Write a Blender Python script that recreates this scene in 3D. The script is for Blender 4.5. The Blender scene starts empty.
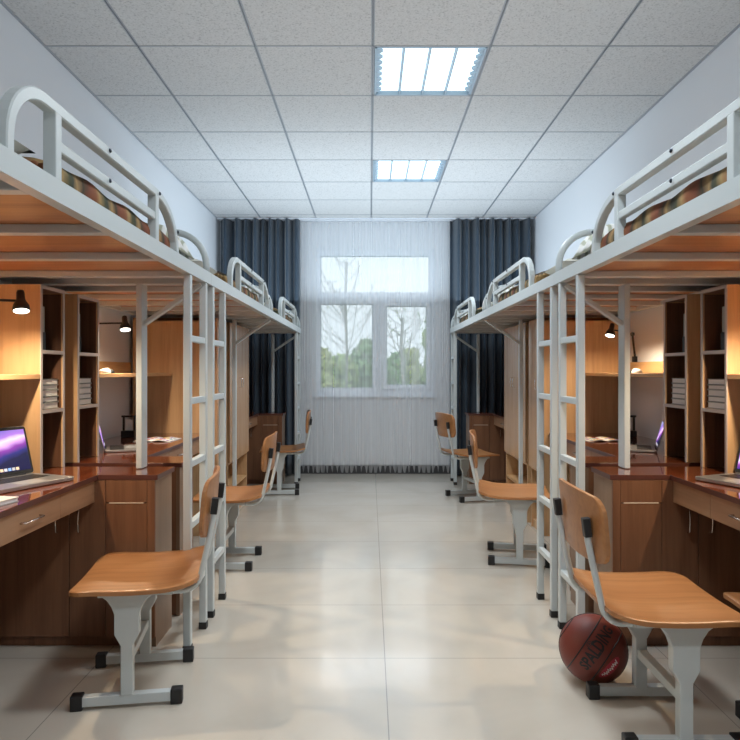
import bpy, bmesh, math, random
from mathutils import Vector, Matrix
from math import sin, cos, pi, radians, sqrt
random.seed(7)
S = bpy.context.scene
C = S.collection

# ------------------------------------------------------------------ camera
CX = -0.06
cam_d = bpy.data.cameras.new('camera'); cam = bpy.data.objects.new('camera', cam_d); C.objects.link(cam)
cam_d.sensor_width = 36; cam_d.lens = 36*649/740; cam_d.clip_start = .02; cam_d.clip_end = 300
cam_d.shift_y = 1/740
cam.location = (CX, 0, 1.2); cam.rotation_euler = (pi/2, 0, 0)
S.camera = cam
# ------------------------------------------------------------------ world, exposure
w = bpy.data.worlds.new('sky'); S.world = w; w.use_nodes = True
bg = w.node_tree.nodes['Background']; bg.inputs[0].default_value = (.80, .925, 1, 1); bg.inputs[1].default_value = 1.3
S.view_settings.view_transform = 'Standard'; S.view_settings.look = 'None'
S.view_settings.exposure = 0.0; S.view_settings.gamma = 1; S.view_settings.use_curve_mapping = False
S.cycles.use_denoising = True
S.cycles.max_bounces = 10; S.cycles.transparent_max_bounces = 16
S.cycles.sample_clamp_indirect = 6
LAMP_E = 1.2        # ceiling fixtures
TROF_E = 125         # their downward light
DAY_E = 100         # daylight area at the window
SPOT_E = 27.0        # desk lamps
def area(name, loc, rot, sx, sy, e, col):
    l = bpy.data.lights.new(name, 'AREA'); l.shape = 'RECTANGLE'; l.size = sx; l.size_y = sy; l.energy = e; l.color = col
    o = bpy.data.objects.new(name, l); C.objects.link(o); o.location = loc; o.rotation_euler = rot
    return o
day = area('daylight', (0, 9.6, 4.6), (radians(-72), 0, 0), 3.4, 3.2, DAY_E, (.78, .88, 1))
# added fill lamps in mid-air, facing up to brighten ceiling and upper walls
area('fill_up_window_end', (0, 6.1, 2.0), (pi, 0, 0), 3.3, 2.6, 49, (.70, .86, 1))
area('fill_up_room', (0, 1.7, 2.0), (pi, 0, 0), 3.3, 5.0, 22, (.82, .91, 1))
H = 2.95; WX = 1.817; WY = 7.6; YB = -2.0

# ------------------------------------------------------------------ mesh helpers
class MB:
    def __init__(self): self.v = []; self.f = []; self.sm = []; self.mi = []
    def add(self, vs, fs, smooth=False, mi=0):
        n = len(self.v); self.v += [tuple(p) for p in vs]
        for f in fs: self.f.append([n+i for i in f]); self.sm.append(smooth); self.mi.append(mi)
        return self
    def box(self, x0, x1, y0, y1, z0, z1, mi=0):
        x0, x1 = sorted((x0, x1)); y0, y1 = sorted((y0, y1)); z0, z1 = sorted((z0, z1))
        vs = [(x0,y0,z0),(x1,y0,z0),(x1,y1,z0),(x0,y1,z0),(x0,y0,z1),(x1,y0,z1),(x1,y1,z1),(x0,y1,z1)]
        return self.add(vs, [(0,3,2,1),(4,5,6,7),(0,1,5,4),(1,2,6,5),(2,3,7,6),(3,0,4,7)], False, mi)
    def obox(self, M, sx, sy, sz, mi=0):
        vs = [M @ Vector((a*sx/2, b*sy/2, c*sz/2)) for c in (-1,1) for a,b in ((-1,-1),(1,-1),(1,1),(-1,1))]
        return self.add(vs, [(0,3,2,1),(4,5,6,7),(0,1,5,4),(1,2,6,5),(2,3,7,6),(3,0,4,7)], False, mi)
    def prism(self, poly, axis, a0, a1, mi=0):
        # poly: 2D points (ccw-ish) in the other two axes
        n = len(poly)
        def P(p, a):
            if axis == 'x': return (a, p[0], p[1])
            if axis == 'y': return (p[0], a, p[1])
            return (p[0], p[1], a)
        vs = [P(p, a0) for p in poly] + [P(p, a1) for p in poly]
        fs = [list(range(n))[::-1], list(range(n, 2*n))] + [(i, (i+1) % n, n+(i+1) % n, n+i) for i in range(n)]
        return self.add(vs, fs, False, mi)
    def sweep(self, pts, prof, smooth=True, up=(0,0,1), caps=True, mi=0):
        pts = [Vector(p) for p in pts]; n = len(pts); m = len(prof); vs = []
        N = None
        for i, p in enumerate(pts):
            t = (pts[min(i+1, n-1)] - pts[max(i-1, 0)]).normalized()
            if N is None:
                u = Vector(up)
                if abs(u.dot(t)) > .95: u = Vector((0,1,0)) if abs(t.y) < .9 else Vector((1,0,0))
                N = (u - t*u.dot(t)).normalized()
            else:
                N = (N - t*N.dot(t)).normalized()
            B = t.cross(N)
            vs += [p + N*a + B*b for a, b in prof]
        fs = [(i*m+j, i*m+(j+1) % m, (i+1)*m+(j+1) % m, (i+1)*m+j) for i in range(n-1) for j in range(m)]
        self.add(vs, fs, smooth, mi)
        if caps:
            k = len(self.v) - n*m
            self.f.append([k+j for j in range(m)][::-1]); self.sm.append(False); self.mi.append(mi)
            self.f.append([k+(n-1)*m+j for j in range(m)]); self.sm.append(False); self.mi.append(mi)
        return self
    def tube(self, pts, r, n=12, **k):
        return self.sweep(pts, [(r*cos(2*pi*i/n), r*sin(2*pi*i/n)) for i in range(n)], **k)
    def rtube(self, pts, a, b, **k):
        c = .22
        pr = [(x*a/2*(1-cx), y*b/2*(1-cy)) for x, y, cx, cy in
              ((1,-1,0,c),(1,1,0,c),(1,1,c,0),(-1,1,c,0),(-1,1,0,c),(-1,-1,0,c),(-1,-1,c,0),(1,-1,c,0))]
        k.setdefault('smooth', False)
        return self.sweep(pts, pr, **k)
    def lathe(self, prof, M=Matrix(), n=24, smooth=True, mi=0):
        vs = [M @ Vector((r*cos(2*pi*j/n), r*sin(2*pi*j/n), z)) for r, z in prof for j in range(n)]
        k = len(prof)
        fs = [(i*n+j, i*n+(j+1) % n, (i+1)*n+(j+1) % n, (i+1)*n+j) for i in range(k-1) for j in range(n)]
        self.add(vs, fs, smooth, mi)
        return self
    def grid(self, nu, nv, f, mi=0, smooth=True):
        vs = [f(i/nu, j/nv) for j in range(nv+1) for i in range(nu+1)]
        fs = [(j*(nu+1)+i, j*(nu+1)+i+1, (j+1)*(nu+1)+i+1, (j+1)*(nu+1)+i) for j in range(nv) for i in range(nu)]
        return self.add(vs, fs, smooth, mi)
    def shell(self, nu, nv, f, off, mi=0):
        """closed thin solid: f(u,v)->point, off -> thickness vector fn"""
        top = [Vector(f(i/nu, j/nv)) for j in range(nv+1) for i in range(nu+1)]
        bot = [p + Vector(off(p)) for p in top]
        W = nu+1; N = len(top)
        fs = [(j*W+i, j*W+i+1, (j+1)*W+i+1, (j+1)*W+i) for j in range(nv) for i in range(nu)]
        fb = [tuple(N+q for q in f_[::-1]) for f_ in fs]
        rim = [i for i in range(nu)] + [nu + j*W for j in range(nv)] + [nv*W+nu-i for i in range(nu)] + [(nv-j)*W for j in range(nv)]
        side = [(rim[k], N+rim[k], N+rim[(k+1) % len(rim)], rim[(k+1) % len(rim)])[::-1] for k in range(len(rim))]
        n0 = len(self.v)
        self.add(top+bot, fs+fb, True, mi)
        self.add([], [], False)
        for q in side: self.f.append([n0+i for i in q]); self.sm.append(False); self.mi.append(mi)
        return self
    def build(self, name, mat, parent=None, bevel=0, loc=None, fix=True, sub=0):
        me = bpy.data.meshes.new(name); me.from_pydata(self.v, [], self.f)
        mats = mat if isinstance(mat, (list, tuple)) else [mat]
        for m in mats: me.materials.append(m)
        me.polygons.foreach_set('use_smooth', self.sm); me.polygons.foreach_set('material_index', self.mi)
        if fix:
            b = bmesh.new(); b.from_mesh(me); bmesh.ops.recalc_face_normals(b, faces=b.faces); b.to_mesh(me); b.free()
        me.update()
        o = bpy.data.objects.new(name, me); C.objects.link(o)
        if parent: o.parent = parent
        if loc: o.location = loc
        if bevel:
            md = o.modifiers.new('bevel', 'BEVEL'); md.width = bevel; md.segments = 2; md.limit_method = 'ANGLE'; md.angle_limit = radians(40)
        if sub:
            md = o.modifiers.new('sub', 'SUBSURF'); md.levels = sub; md.render_levels = sub
        return o
def tag(o, label=None, cat=None, group=None, kind=None):
    if label: o['label'] = label
    if cat: o['category'] = cat
    if group: o['group'] = group
    if kind: o['kind'] = kind
    return o
def thing(name, label, cat, loc=(0,0,0), rz=0, group=None):
    o = bpy.data.objects.new(name, None); C.objects.link(o); o.location = loc; o.rotation_euler = (0,0,rz)
    o.empty_display_size = .1
    return tag(o, label, cat, group)
def struct(o): o['kind'] = 'structure'; return o
def copy_tree(o, parent=None):
    c = o.copy(); C.objects.link(c); c.parent = parent
    for ch in list(o.children): copy_tree(ch, c)
    return c
def arc(c, r, a0, a1, n, fn):
    return [fn(c, r, radians(a0+(a1-a0)*i/n)) for i in range(n+1)]

# ------------------------------------------------------------------ materials
def mat(name, col, rough=.5, metal=0, spec=.5, coat=0, coat_rough=.05, emit=None, es=0):
    m = bpy.data.materials.new(name); m.use_nodes = True
    p = m.node_tree.nodes['Principled BSDF']
    p.inputs['Base Color'].default_value = (*col, 1); p.inputs['Roughness'].default_value = rough
    p.inputs['Metallic'].default_value = metal; p.inputs['Specular IOR Level'].default_value = spec
    p.inputs['Coat Weight'].default_value = coat; p.inputs['Coat Roughness'].default_value = coat_rough
    if emit: p.inputs['Emission Color'].default_value = (*emit, 1); p.inputs['Emission Strength'].default_value = es
    return m
def nd(m, t, **k):
    n = m.node_tree.nodes.new(t)
    for a, b in k.items(): setattr(n, a, b)
    return n
def ln(m, a, b): m.node_tree.links.new(a, b)
def ramp(m, stops):
    r = nd(m, 'ShaderNodeValToRGB'); e = r.color_ramp.elements
    while len(e) < len(stops): e.new(.5)
    for x, (p, c) in zip(e, stops): x.position = p; x.color = (*c, 1)
    return r
def bump(m, h, strength, dist=.002):
    b = nd(m, 'ShaderNodeBump'); b.inputs['Strength'].default_value = strength; b.inputs['Distance'].default_value = dist
    ln(m, h, b.inputs['Height']); ln(m, b.outputs[0], m.node_tree.nodes['Principled BSDF'].inputs['Normal'])
def wood(name, c1, c2, axis='z', rough=.4, scale=1.0, coat=0, spec=.5, ring=.5, bmp=.12):
    m = mat(name, c1, rough, coat=coat, spec=spec); P = m.node_tree.nodes['Principled BSDF']
    tc = nd(m, 'ShaderNodeTexCoord'); mp = nd(m, 'ShaderNodeMapping'); ln(m, tc.outputs['Object'], mp.inputs[0])
    s = {'x': (1.2, 22, 22), 'y': (22, 1.2, 22), 'z': (22, 22, 1.2)}[axis]
    mp.inputs['Scale'].default_value = [a*scale for a in s]
    n1 = nd(m, 'ShaderNodeTexNoise'); n1.inputs['Scale'].default_value = 1.0; n1.inputs['Detail'].default_value = 5; n1.inputs['Distortion'].default_value = ring
    ln(m, mp.outputs[0], n1.inputs['Vector'])
    mp2 = nd(m, 'ShaderNodeMapping'); ln(m, tc.outputs['Object'], mp2.inputs[0]); mp2.inputs['Scale'].default_value = [a*scale*5 for a in s]
    n2 = nd(m, 'ShaderNodeTexNoise'); n2.inputs['Scale'].default_value = 1.0; ln(m, mp2.outputs[0], n2.inputs['Vector'])
    ad = nd(m, 'ShaderNodeMath', operation='MULTIPLY_ADD'); ln(m, n2.outputs[0], ad.inputs[0]); ad.inputs[1].default_value = .35; ln(m, n1.outputs[0], ad.inputs[2])
    r = ramp(m, [(.42, c2), (.58, [(a+b)/2 for a, b in zip(c1, c2)]), (.78, c1)]); ln(m, ad.outputs[0], r.inputs[0])
    ln(m, r.outputs[0], P.inputs['Base Color'])
    if bmp: bump(m, ad.outputs[0], bmp, .0006)
    return m
M = {}
M['paint'] = mat('white_metal_paint', (.55, .595, .60), .32)
M['black'] = mat('black_plastic', (.012, .012, .013), .45)
M['bolt'] = mat('dark_bolt', (.03, .04, .06), .35, .6)
M['honey'] = wood('honey_oak_panel', (.62, .385, .20), (.47, .27, .13), 'z', .42)
M['shelfwood'] = wood('honey_oak_shelf', (.60, .36, .17), (.46, .25, .11), 'y', .4)
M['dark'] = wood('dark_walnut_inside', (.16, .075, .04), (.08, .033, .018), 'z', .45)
M['cab'] = wood('brown_cabinet_front', (.22, .098, .048), (.14, .056, .027), 'z', .4)
M['apron'] = wood('brown_drawer_front', (.36, .20, .11), (.26, .135, .072), 'y', .38)
M['pside'] = wood('pale_brown_side', (.25, .155, .095), (.19, .11, .065), 'z', .35)
M['top'] = wood('glossy_red_desktop', (.21, .052, .019), (.13, .028, .011), 'y', .10, coat=.7, scale=.8, bmp=0)
M['edge'] = mat('desktop_edge', (.10, .035, .025), .3)
M['band'] = mat('grey_edge_band', (.50, .45, .43), .35)
M['chair'] = wood('chair_plywood', (.42, .19, .072), (.30, .118, .04), 'x', .33, scale=.55, ring=1.2)
M['board'] = wood('bed_underside_board', (.50, .215, .085), (.33, .12, .045), 'x', .35, scale=.7)
M['wardrobe'] = wood('wardrobe_door_wood', (.56, .34, .19), (.43, .235, .12), 'z', .25)
M['line'] = mat('pale_groove_strip', (.75, .6, .45), .4)
M['steel'] = mat('steel_handle', (.75, .72, .68), .25, 1)
M['alu'] = mat('laptop_aluminium', (.42, .41, .40), .3, .7)
M['keys'] = mat('laptop_keys', (.02, .02, .02), .4)
M['white'] = mat('white_upvc', (.80, .83, .88), .35)
M['paper'] = mat('paper', (.8, .78, .76), .6)
# walls
m = mat('wall_paint', (.76, .775, .80), .6); M['wall'] = m
n = nd(m, 'ShaderNodeTexNoise'); n.inputs['Scale'].default_value = 220; bump(m, n.outputs[0], .05, .001)
# ceiling tile with pin holes
m = mat('ceiling_tile', (.62, .61, .60), .8); M['tile'] = m; P = m.node_tree.nodes['Principled BSDF']
tc = nd(m, 'ShaderNodeTexCoord')
n = nd(m, 'ShaderNodeTexNoise'); n.inputs['Scale'].default_value = 110; n.inputs['Detail'].default_value = 3; ln(m, tc.outputs['Object'], n.inputs['Vector'])
r = ramp(m, [(.30, (.36, .355, .35)), (.42, (.54, .53, .52)), (.7, (.61, .60, .59))]); ln(m, n.outputs[0], r.inputs[0]); ln(m, r.outputs[0], P.inputs['Base Color'])
bump(m, n.outputs[0], .5, .003)
M['grid'] = mat('ceiling_grid_metal', (.32, .335, .36), .4)
M['slab'] = mat('light_block_slab', (.05, .05, .055), .9)
# floor
m = mat('polished_floor_tile', (.6, .55, .47), .19, coat=.5, coat_rough=.08); M['floor'] = m; P = m.node_tree.nodes['Principled BSDF']
tc = nd(m, 'ShaderNodeTexCoord'); sx = nd(m, 'ShaderNodeSeparateXYZ'); ln(m, tc.outputs['Object'], sx.inputs[0])
def gline(sock, period, off, wd):
    a = nd(m, 'ShaderNodeMath', operation='ADD'); ln(m, sock, a.inputs[0]); a.inputs[1].default_value = -off + period*20
    b = nd(m, 'ShaderNodeMath', operation='DIVIDE'); ln(m, a.outputs[0], b.inputs[0]); b.inputs[1].default_value = period
    c = nd(m, 'ShaderNodeMath', operation='FRACT'); ln(m, b.outputs[0], c.inputs[0])
    d = nd(m, 'ShaderNodeMath', operation='LESS_THAN'); ln(m, c.outputs[0], d.inputs[0]); d.inputs[1].default_value = wd/period
    return d.outputs[0]
gx = gline(sx.outputs[0], 1.18, 0.0, .004); gy = gline(sx.outputs[1], .617, 2.71, .004)
mx = nd(m, 'ShaderNodeMath', operation='MAXIMUM'); ln(m, gx, mx.inputs[0]); ln(m, gy, mx.inputs[1])
n = nd(m, 'ShaderNodeTexNoise'); n.inputs['Scale'].default_value = 1.6; n.inputs['Detail'].default_value = 7; n.inputs['Distortion'].default_value = .8
ln(m, tc.outputs['Object'], n.inputs['Vector'])
r = ramp(m, [(.3, (.53, .48, .405)), (.6, (.60, .55, .475)), (.8, (.63, .585, .51))]); ln(m, n.outputs[0], r.inputs[0])
mixn = nd(m, 'ShaderNodeMixRGB'); ln(m, mx.outputs[0], mixn.inputs[0]); ln(m, r.outputs[0], mixn.inputs[1]); mixn.inputs[2].default_value = (.33, .31, .28, 1)
ln(m, mixn.outputs[0], P.inputs['Base Color'])
# curtains
m = mat('blue_grey_curtain', (.055, .085, .125), .85); M['curtain'] = m
P = m.node_tree.nodes['Principled BSDF']; P.inputs['Sheen Weight'].default_value = .3
tc = nd(m, 'ShaderNodeTexCoord'); mp = nd(m, 'ShaderNodeMapping'); ln(m, tc.outputs['Object'], mp.inputs[0]); mp.inputs['Scale'].default_value = (60, 60, 4)
n = nd(m, 'ShaderNodeTexNoise'); ln(m, mp.outputs[0], n.inputs['Vector']); r = ramp(m, [(.3, (.028, .046, .07)), (.7, (.05, .078, .11))]); ln(m, n.outputs[0], r.inputs[0]); ln(m, r.outputs[0], P.inputs['Base Color'])
m = bpy.data.materials.new('sheer_curtain_cloth'); m.use_nodes = True; M['sheer'] = m
nt = m.node_tree; nt.nodes.clear()
out = nd(m, 'ShaderNodeOutputMaterial'); tr = nd(m, 'ShaderNodeBsdfTransparent'); df = nd(m, 'ShaderNodeBsdfDiffuse'); tl = nd(m, 'ShaderNodeBsdfTranslucent')
df.inputs[0].default_value = (.88, .88, .89, 1); tl.inputs[0].default_value = (.84, .87, .90, 1)
a = nd(m, 'ShaderNodeMixShader'); a.inputs[0].default_value = .4; ln(m, df.outputs[0], a.inputs[1]); ln(m, tl.outputs[0], a.inputs[2])
b = nd(m, 'ShaderNodeMixShader')
lw = nd(m, 'ShaderNodeLayerWeight'); lw.inputs[0].default_value = .35
mr = nd(m, 'ShaderNodeMapRange'); ln(m, lw.outputs['Facing'], mr.inputs[0]); mr.inputs['To Min'].default_value = .0; mr.inputs['To Max'].default_value = .12
tc = nd(m, 'ShaderNodeTexCoord'); mp = nd(m, 'ShaderNodeMapping'); ln(m, tc.outputs['Object'], mp.inputs[0]); mp.inputs['Scale'].default_value = (26, 0, .25)
nz = nd(m, 'ShaderNodeTexNoise'); nz.inputs['Scale'].default_value = 1; nz.inputs['Detail'].default_value = 4; ln(m, mp.outputs[0], nz.inputs['Vector'])
m2 = nd(m, 'ShaderNodeMapRange'); ln(m, nz.outputs[0], m2.inputs[0]); m2.inputs['From Min'].default_value = .35; m2.inputs['From Max'].default_value = .68; m2.inputs['To Min'].default_value = .27; m2.inputs['To Max'].default_value = .50
ad = nd(m, 'ShaderNodeMath', operation='ADD'); ln(m, m2.outputs[0], ad.inputs[0]); ln(m, mr.outputs[0], ad.inputs[1])
ln(m, ad.outputs[0], b.inputs[0]); ln(m, tr.outputs[0], b.inputs[1]); ln(m, a.outputs[0], b.inputs[2]); ln(m, b.outputs[0], out.inputs[0])
# glass
m = bpy.data.materials.new('window_glass'); m.use_nodes = True; M['glass'] = m
m.node_tree.nodes.clear(); out = nd(m, 'ShaderNodeOutputMaterial'); tr = nd(m, 'ShaderNodeBsdfTransparent'); gl = nd(m, 'ShaderNodeBsdfGlossy'); gl.inputs['Roughness'].default_value = .02
a = nd(m, 'ShaderNodeMixShader'); a.inputs[0].default_value = .06; ln(m, tr.outputs[0], a.inputs[1]); ln(m, gl.outputs[0], a.inputs[2]); ln(m, a.outputs[0], out.inputs[0])
# quilt : autumn plaid of soft bands
m = mat('autumn_plaid_quilt', (.3, .15, .05), .8); M['quilt'] = m; P = m.node_tree.nodes['Principled BSDF']
tc = nd(m, 'ShaderNodeTexCoord'); sp = nd(m, 'ShaderNodeSeparateXYZ'); ln(m, tc.outputs['Object'], sp.inputs[0])
mm = nd(m, 'ShaderNodeMath', operation='MULTIPLY_ADD'); ln(m, sp.outputs[0], mm.inputs[0]); mm.inputs[1].default_value = .0; ln(m, sp.outputs[1], mm.inputs[2])
qn = nd(m, 'ShaderNodeTexNoise'); qn.inputs['Scale'].default_value = 14; ln(m, tc.outputs['Object'], qn.inputs['Vector'])
qa = nd(m, 'ShaderNodeMath', operation='MULTIPLY_ADD'); ln(m, qn.outputs[0], qa.inputs[0]); qa.inputs[1].default_value = .07; ln(m, mm.outputs[0], qa.inputs[2])
md = nd(m, 'ShaderNodeMath', operation='MULTIPLY'); ln(m, qa.outputs[0], md.inputs[0]); md.inputs[1].default_value = 4.4
fr = nd(m, 'ShaderNodeMath', operation='FRACT'); ln(m, md.outputs[0], fr.inputs[0])
r = ramp(m, [(0, (.03, .032, .012)), (.12, (.17, .045, .018)), (.32, (.24, .08, .027)), (.45, (.36, .23, .09)), (.62, (.05, .05, .015)), (.74, (.03, .035, .02)), (.88, (.34, .21, .08)), (1, (.06, .03, .015))])
ln(m, fr.outputs[0], r.inputs[0]); ln(m, r.outputs[0], P.inputs['Base Color'])
# folded pale throw
m = mat('pale_striped_throw', (.6, .62, .52), .8); M['throw'] = m; P = m.node_tree.nodes['Principled BSDF']
tc = nd(m, 'ShaderNodeTexCoord'); wv = nd(m, 'ShaderNodeTexWave'); wv.inputs['Scale'].default_value = 9; wv.inputs['Distortion'].default_value = 2; ln(m, tc.outputs['Object'], wv.inputs['Vector'])
r = ramp(m, [(.2, (.42, .43, .33)), (.5, (.72, .73, .68)), (.85, (.80, .80, .78))]); ln(m, wv.outputs[0], r.inputs[0]); ln(m, r.outputs[0], P.inputs['Base Color'])
M['linen'] = mat('cream_linen', (.66, .64, .56), .8)
M['mattress'] = mat('mattress_cloth', (.7, .7, .68), .8)
# emissive
M['tube'] = mat('lit_diffuser', (.9, .95, 1), .5, emit=(.74, .93, 1.0), es=LAMP_E)
M['reflector'] = mat('louvre_reflector', (.30, .38, .45), .35, .2)
M['bulb'] = mat('lit_bulb_disc', (1, 1, 1), .5, emit=(1, .93, .8), es=7)
# laptop wallpaper
m = mat('laptop_screen_picture', (.01, .01, .02), .15); M['screen'] = m; P = m.node_tree.nodes['Principled BSDF']
tc = nd(m, 'ShaderNodeTexCoord'); sp = nd(m, 'ShaderNodeSeparateXYZ'); ln(m, tc.outputs['Generated'], sp.inputs[0])
nz = nd(m, 'ShaderNodeTexNoise'); nz.inputs['Scale'].default_value = 2.2; ln(m, tc.outputs['Generated'], nz.inputs['Vector'])
# diagonal coordinate v - .9*u + noise
q = nd(m, 'ShaderNodeMath', operation='MULTIPLY_ADD'); ln(m, sp.outputs[1], q.inputs[0]); q.inputs[1].default_value = -.62; ln(m, sp.outputs[2], q.inputs[2])
q2 = nd(m, 'ShaderNodeMath', operation='MULTIPLY_ADD'); ln(m, nz.outputs[0], q2.inputs[0]); q2.inputs[1].default_value = .35; ln(m, q.outputs[0], q2.inputs[2])
r = ramp(m, [(.0, (.01, .012, .06)), (.12, (.03, .03, .22)), (.27, (.30, .05, .42)), (.36, (.85, .45, .95)), (.43, (.95, .8, 1)), (.52, (.50, .22, .78)), (.75, (.22, .16, .62)), (1, (.35, .42, .85))])
ln(m, q2.outputs[0], r.inputs[0]); ln(m, r.outputs[0], P.inputs['Emission Color']); P.inputs['Emission Strength'].default_value = 1.2

# ------------------------------------------------------------------ room shell
struct(MB().box(-WX-.2, WX+.2, YB-.2, WY+.2, -.12, 0).build('floor', M['floor']))
struct(MB().box(-WX-.2, -WX, YB-.2, WY+.2, 0, 3.3).build('wall_left', M['wall']))
struct(MB().box(WX, WX+.2, YB-.2, WY+.2, 0, 3.3).build('wall_right', M['wall']))
struct(MB().box(-WX, WX, YB-.2, YB, 0, 3.3).build('wall_front', M['wall']))
wx0, wx1, wz0, wz1 = -.69, .70, .92, 2.63
b = MB(); b.box(-WX, wx0, WY, WY+.2, 0, 3.3); b.box(wx1, WX, WY, WY+.2, 0, 3.3); b.box(wx0, wx1, WY, WY+.2, 0, wz0); b.box(wx0, wx1, WY, WY+.2, wz1, 3.3)
struct(b.build('wall_back', M['wall']))
struct(MB().box(-WX, WX, WY-.015, WY-.001, 0, .1).build('baseboard_back', mat('dark_skirting_tile', (.045, .045, .05), .3), bevel=.002))
# ceiling: tiles between a T-bar grid, leaving the light cells open
GX = [-.045 + .633*k for k in range(-3, 4)]; xs = [-WX] + [x for x in GX if -WX < x < WX] + [WX]
ROW = .628; ys = [3.495 + ROW*k for k in range(-9, 7)]; ys = [YB] + [y for y in ys if YB < y < WY] + [WY]
LIGHT_ROWS = [3.495 + ROW*k for k in (0, 3, -3, -6)]
tiles = MB()
for i in range(len(xs)-1):
    for j in range(len(ys)-1):
        if abs(xs[i]+.045) < .01 and any(abs(ys[j]-r_) < .01 for r_ in LIGHT_ROWS): continue
        tiles.box(xs[i]+.009, xs[i+1]-.009, ys[j]+.004, ys[j+1]-.004, H, H+.02)
struct(tiles.build('ceiling', M['tile']))
g = MB()
for x in xs[1:-1]:
    g.box(x-.0095, x-.003, YB, WY, H-.002, H+.03); g.box(x+.003, x+.0095, YB, WY, H-.002, H+.03); g.box(x-.002, x+.002, YB, WY, H+.004, H+.03)
for y in ys[1:-1]: g.box(-WX, WX, y-.006, y+.006, H-.002, H+.03)
for s in (-1, 1): g.box(s*WX, s*(WX-.016), YB, WY, H-.003, H+.004)
struct(g.build('trim_1', M['grid']))
struct(MB().box(-WX, WX, YB, WY, H+.14, H+.3).build('trim_2', M['slab']))  # unseen slab over the tiles, added to block light from above
# ceiling lights
def troffer(y0, label):
    x0 = -.045; w_ = .633; d = ROW
    t = thing('ceiling_light', label, 'ceiling light', (x0+w_/2, y0+d/2, H), 0, 'square louvred ceiling lights')
    a, c = w_/2-.012, d/2-.008
    fr = MB(); z1 = .085
    fr.box(-a, a, -c, -c+.012, -.002, z1); fr.box(-a, a, c-.012, c, -.002, z1); fr.box(-a, -a+.012, -c, c, -.002, z1); fr.box(a-.012, a, -c, c, -.002, z1); fr.box(-a, a, -c, c, z1, z1+.012)
    fr.build('housing', M['reflector'], t)
    cell = (2*a-.03)/4
    l = bpy.data.lights.new('troffer_light', 'SPOT'); l.energy = TROF_E; l.color = (.86, .94, 1); l.spot_size = radians(160); l.spot_blend = 1; l.shadow_soft_size = .2
    lo = bpy.data.objects.new('troffer_light', l); C.objects.link(lo); lo.parent = t; lo.location = (0, 0, -.03)
    for k in range(4):
        xc = -a+.015+cell*(k+.5)
        MB().box(xc-cell/2+.008, xc+cell/2-.008, -c+.016, c-.016, .02, .03).build('light_tube', M['tube'], t)
    for k in range(1, 4):
        xc = -a+.015+cell*k
        MB().box(xc-.004, xc+.004, -c+.012, c-.012, .0, .06).build('divider', M['reflector'], t)
    for sgn in (-1, 1):
        sc = MB()
        for k in range(8):
            yc = -c+.03+(2*c-.06)*(k+.5)/8
            sc.prism([(sgn*(a-.012), yc-.033), (sgn*(a-.012), yc+.033), (sgn*(a-.045), yc)][::1], 'z', .004, .02)
        sc.build('scalloped_louvre', M['reflector'], t)
    return t
labs = ['larger looking square ceiling light nearer the camera, lit pale blue white', 'smaller looking square ceiling light nearer the window, lit pale blue white',
        'square ceiling light overhead just in front of the camera', 'square ceiling light behind the camera']
for y0, lb in zip(LIGHT_ROWS, labs): troffer(y0, lb)

# window
wf = MB(); D0, D1 = WY+.03, WY+.10
PN = [(-.64, .637, 2.118, 2.552), (-.64, -.03, 1.0, 1.985), (.134, .604, 1.036, 1.96)]
def ring(mb, x0, x1, z0, z1, X0, X1, Z0, Z1, d0, d1):
    mb.box(X0, x0, d0, d1, Z0, Z1); mb.box(x1, X1, d0, d1, Z0, Z1); mb.box(x0, x1, d0, d1, Z0, z0); mb.box(x0, x1, d0, d1, z1, Z1)
ring(wf, *PN[0], wx0, wx1, 2.05, wz1, D0, D1)
ring(wf, *PN[1], wx0, .05, wz0, 2.05, D0, D1)
wf.box(.05, .085, D0, D1, wz0, 2.05); wf.box(.655, wx1, D0, D1, wz0, 2.05); wf.box(.085, .655, D0, D1, wz0, .985); wf.box(.085, .655, D0, D1, 2.005, 2.05)
win = struct(wf.build('window_1', M['white'], bevel=.003))
sash = MB(); ring(sash, *PN[2], .088, .652, .988, 2.002, D0-.018, D1-.02); sash.build('opening_sash', M['white'], win, bevel=.003)
MB().box(.10, .125, D0-.035, D0-.02, 1.42, 1.55).build('sash_handle', M['white'], win, bevel=.003)
gk = MB()
for p in PN: ring(gk, p[0]+.006, p[1]-.006, p[2]+.006, p[3]-.006, p[0], p[1], p[2], p[3], D0+.012, D0+.02)
gk.build('glazing_gasket', mat('grey_gasket', (.2, .25, .28), .6), win)
for p in PN: MB().box(p[0], p[1], D0+.03, D0+.036, p[2], p[3]).build('glass_pane', M['glass'], win)
MB().box(wx0-.03, wx1+.03, WY-.03, WY+.03, wz0-.03, wz0-.001).build('window_sill', M['white'], win, bevel=.003)

# outside ground and trees
m = mat('lawn', (.12, .2, .06), .9)
tag(MB().box(-40, 40, 8.5, 70, -.2, -.05).build('lawn', m), kind='structure')
def leafmat(name, c1, c2):
    m = mat(name, c1, .7); P = m.node_tree.nodes['Principled BSDF']; gi = nd(m, 'ShaderNodeTexCoord'); n = nd(m, 'ShaderNodeTexNoise'); n.inputs['Scale'].default_value = 2.5
    ln(m, gi.outputs['Object'], n.inputs['Vector']); r = ramp(m, [(.35, c1), (.65, c2)]); ln(m, n.outputs[0], r.inputs[0]); ln(m, r.outputs[0], P.inputs['Base Color']); return m
LM = [leafmat('bright_green_leaves', (.34, .50, .20), (.55, .64, .28)), leafmat('deep_leaves', (.28, .44, .24), (.40, .58, .28)), leafmat('yellow_leaves', (.52, .60, .24), (.66, .68, .34))]  # plain leaf colours, mottled by noise
BK = mat('bark', (.5, .48, .46), .9)
def at(px, y): return CX + (px-370)/649*y
def hz(py, y): return 1.2 + (371-py)/649*y
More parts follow.
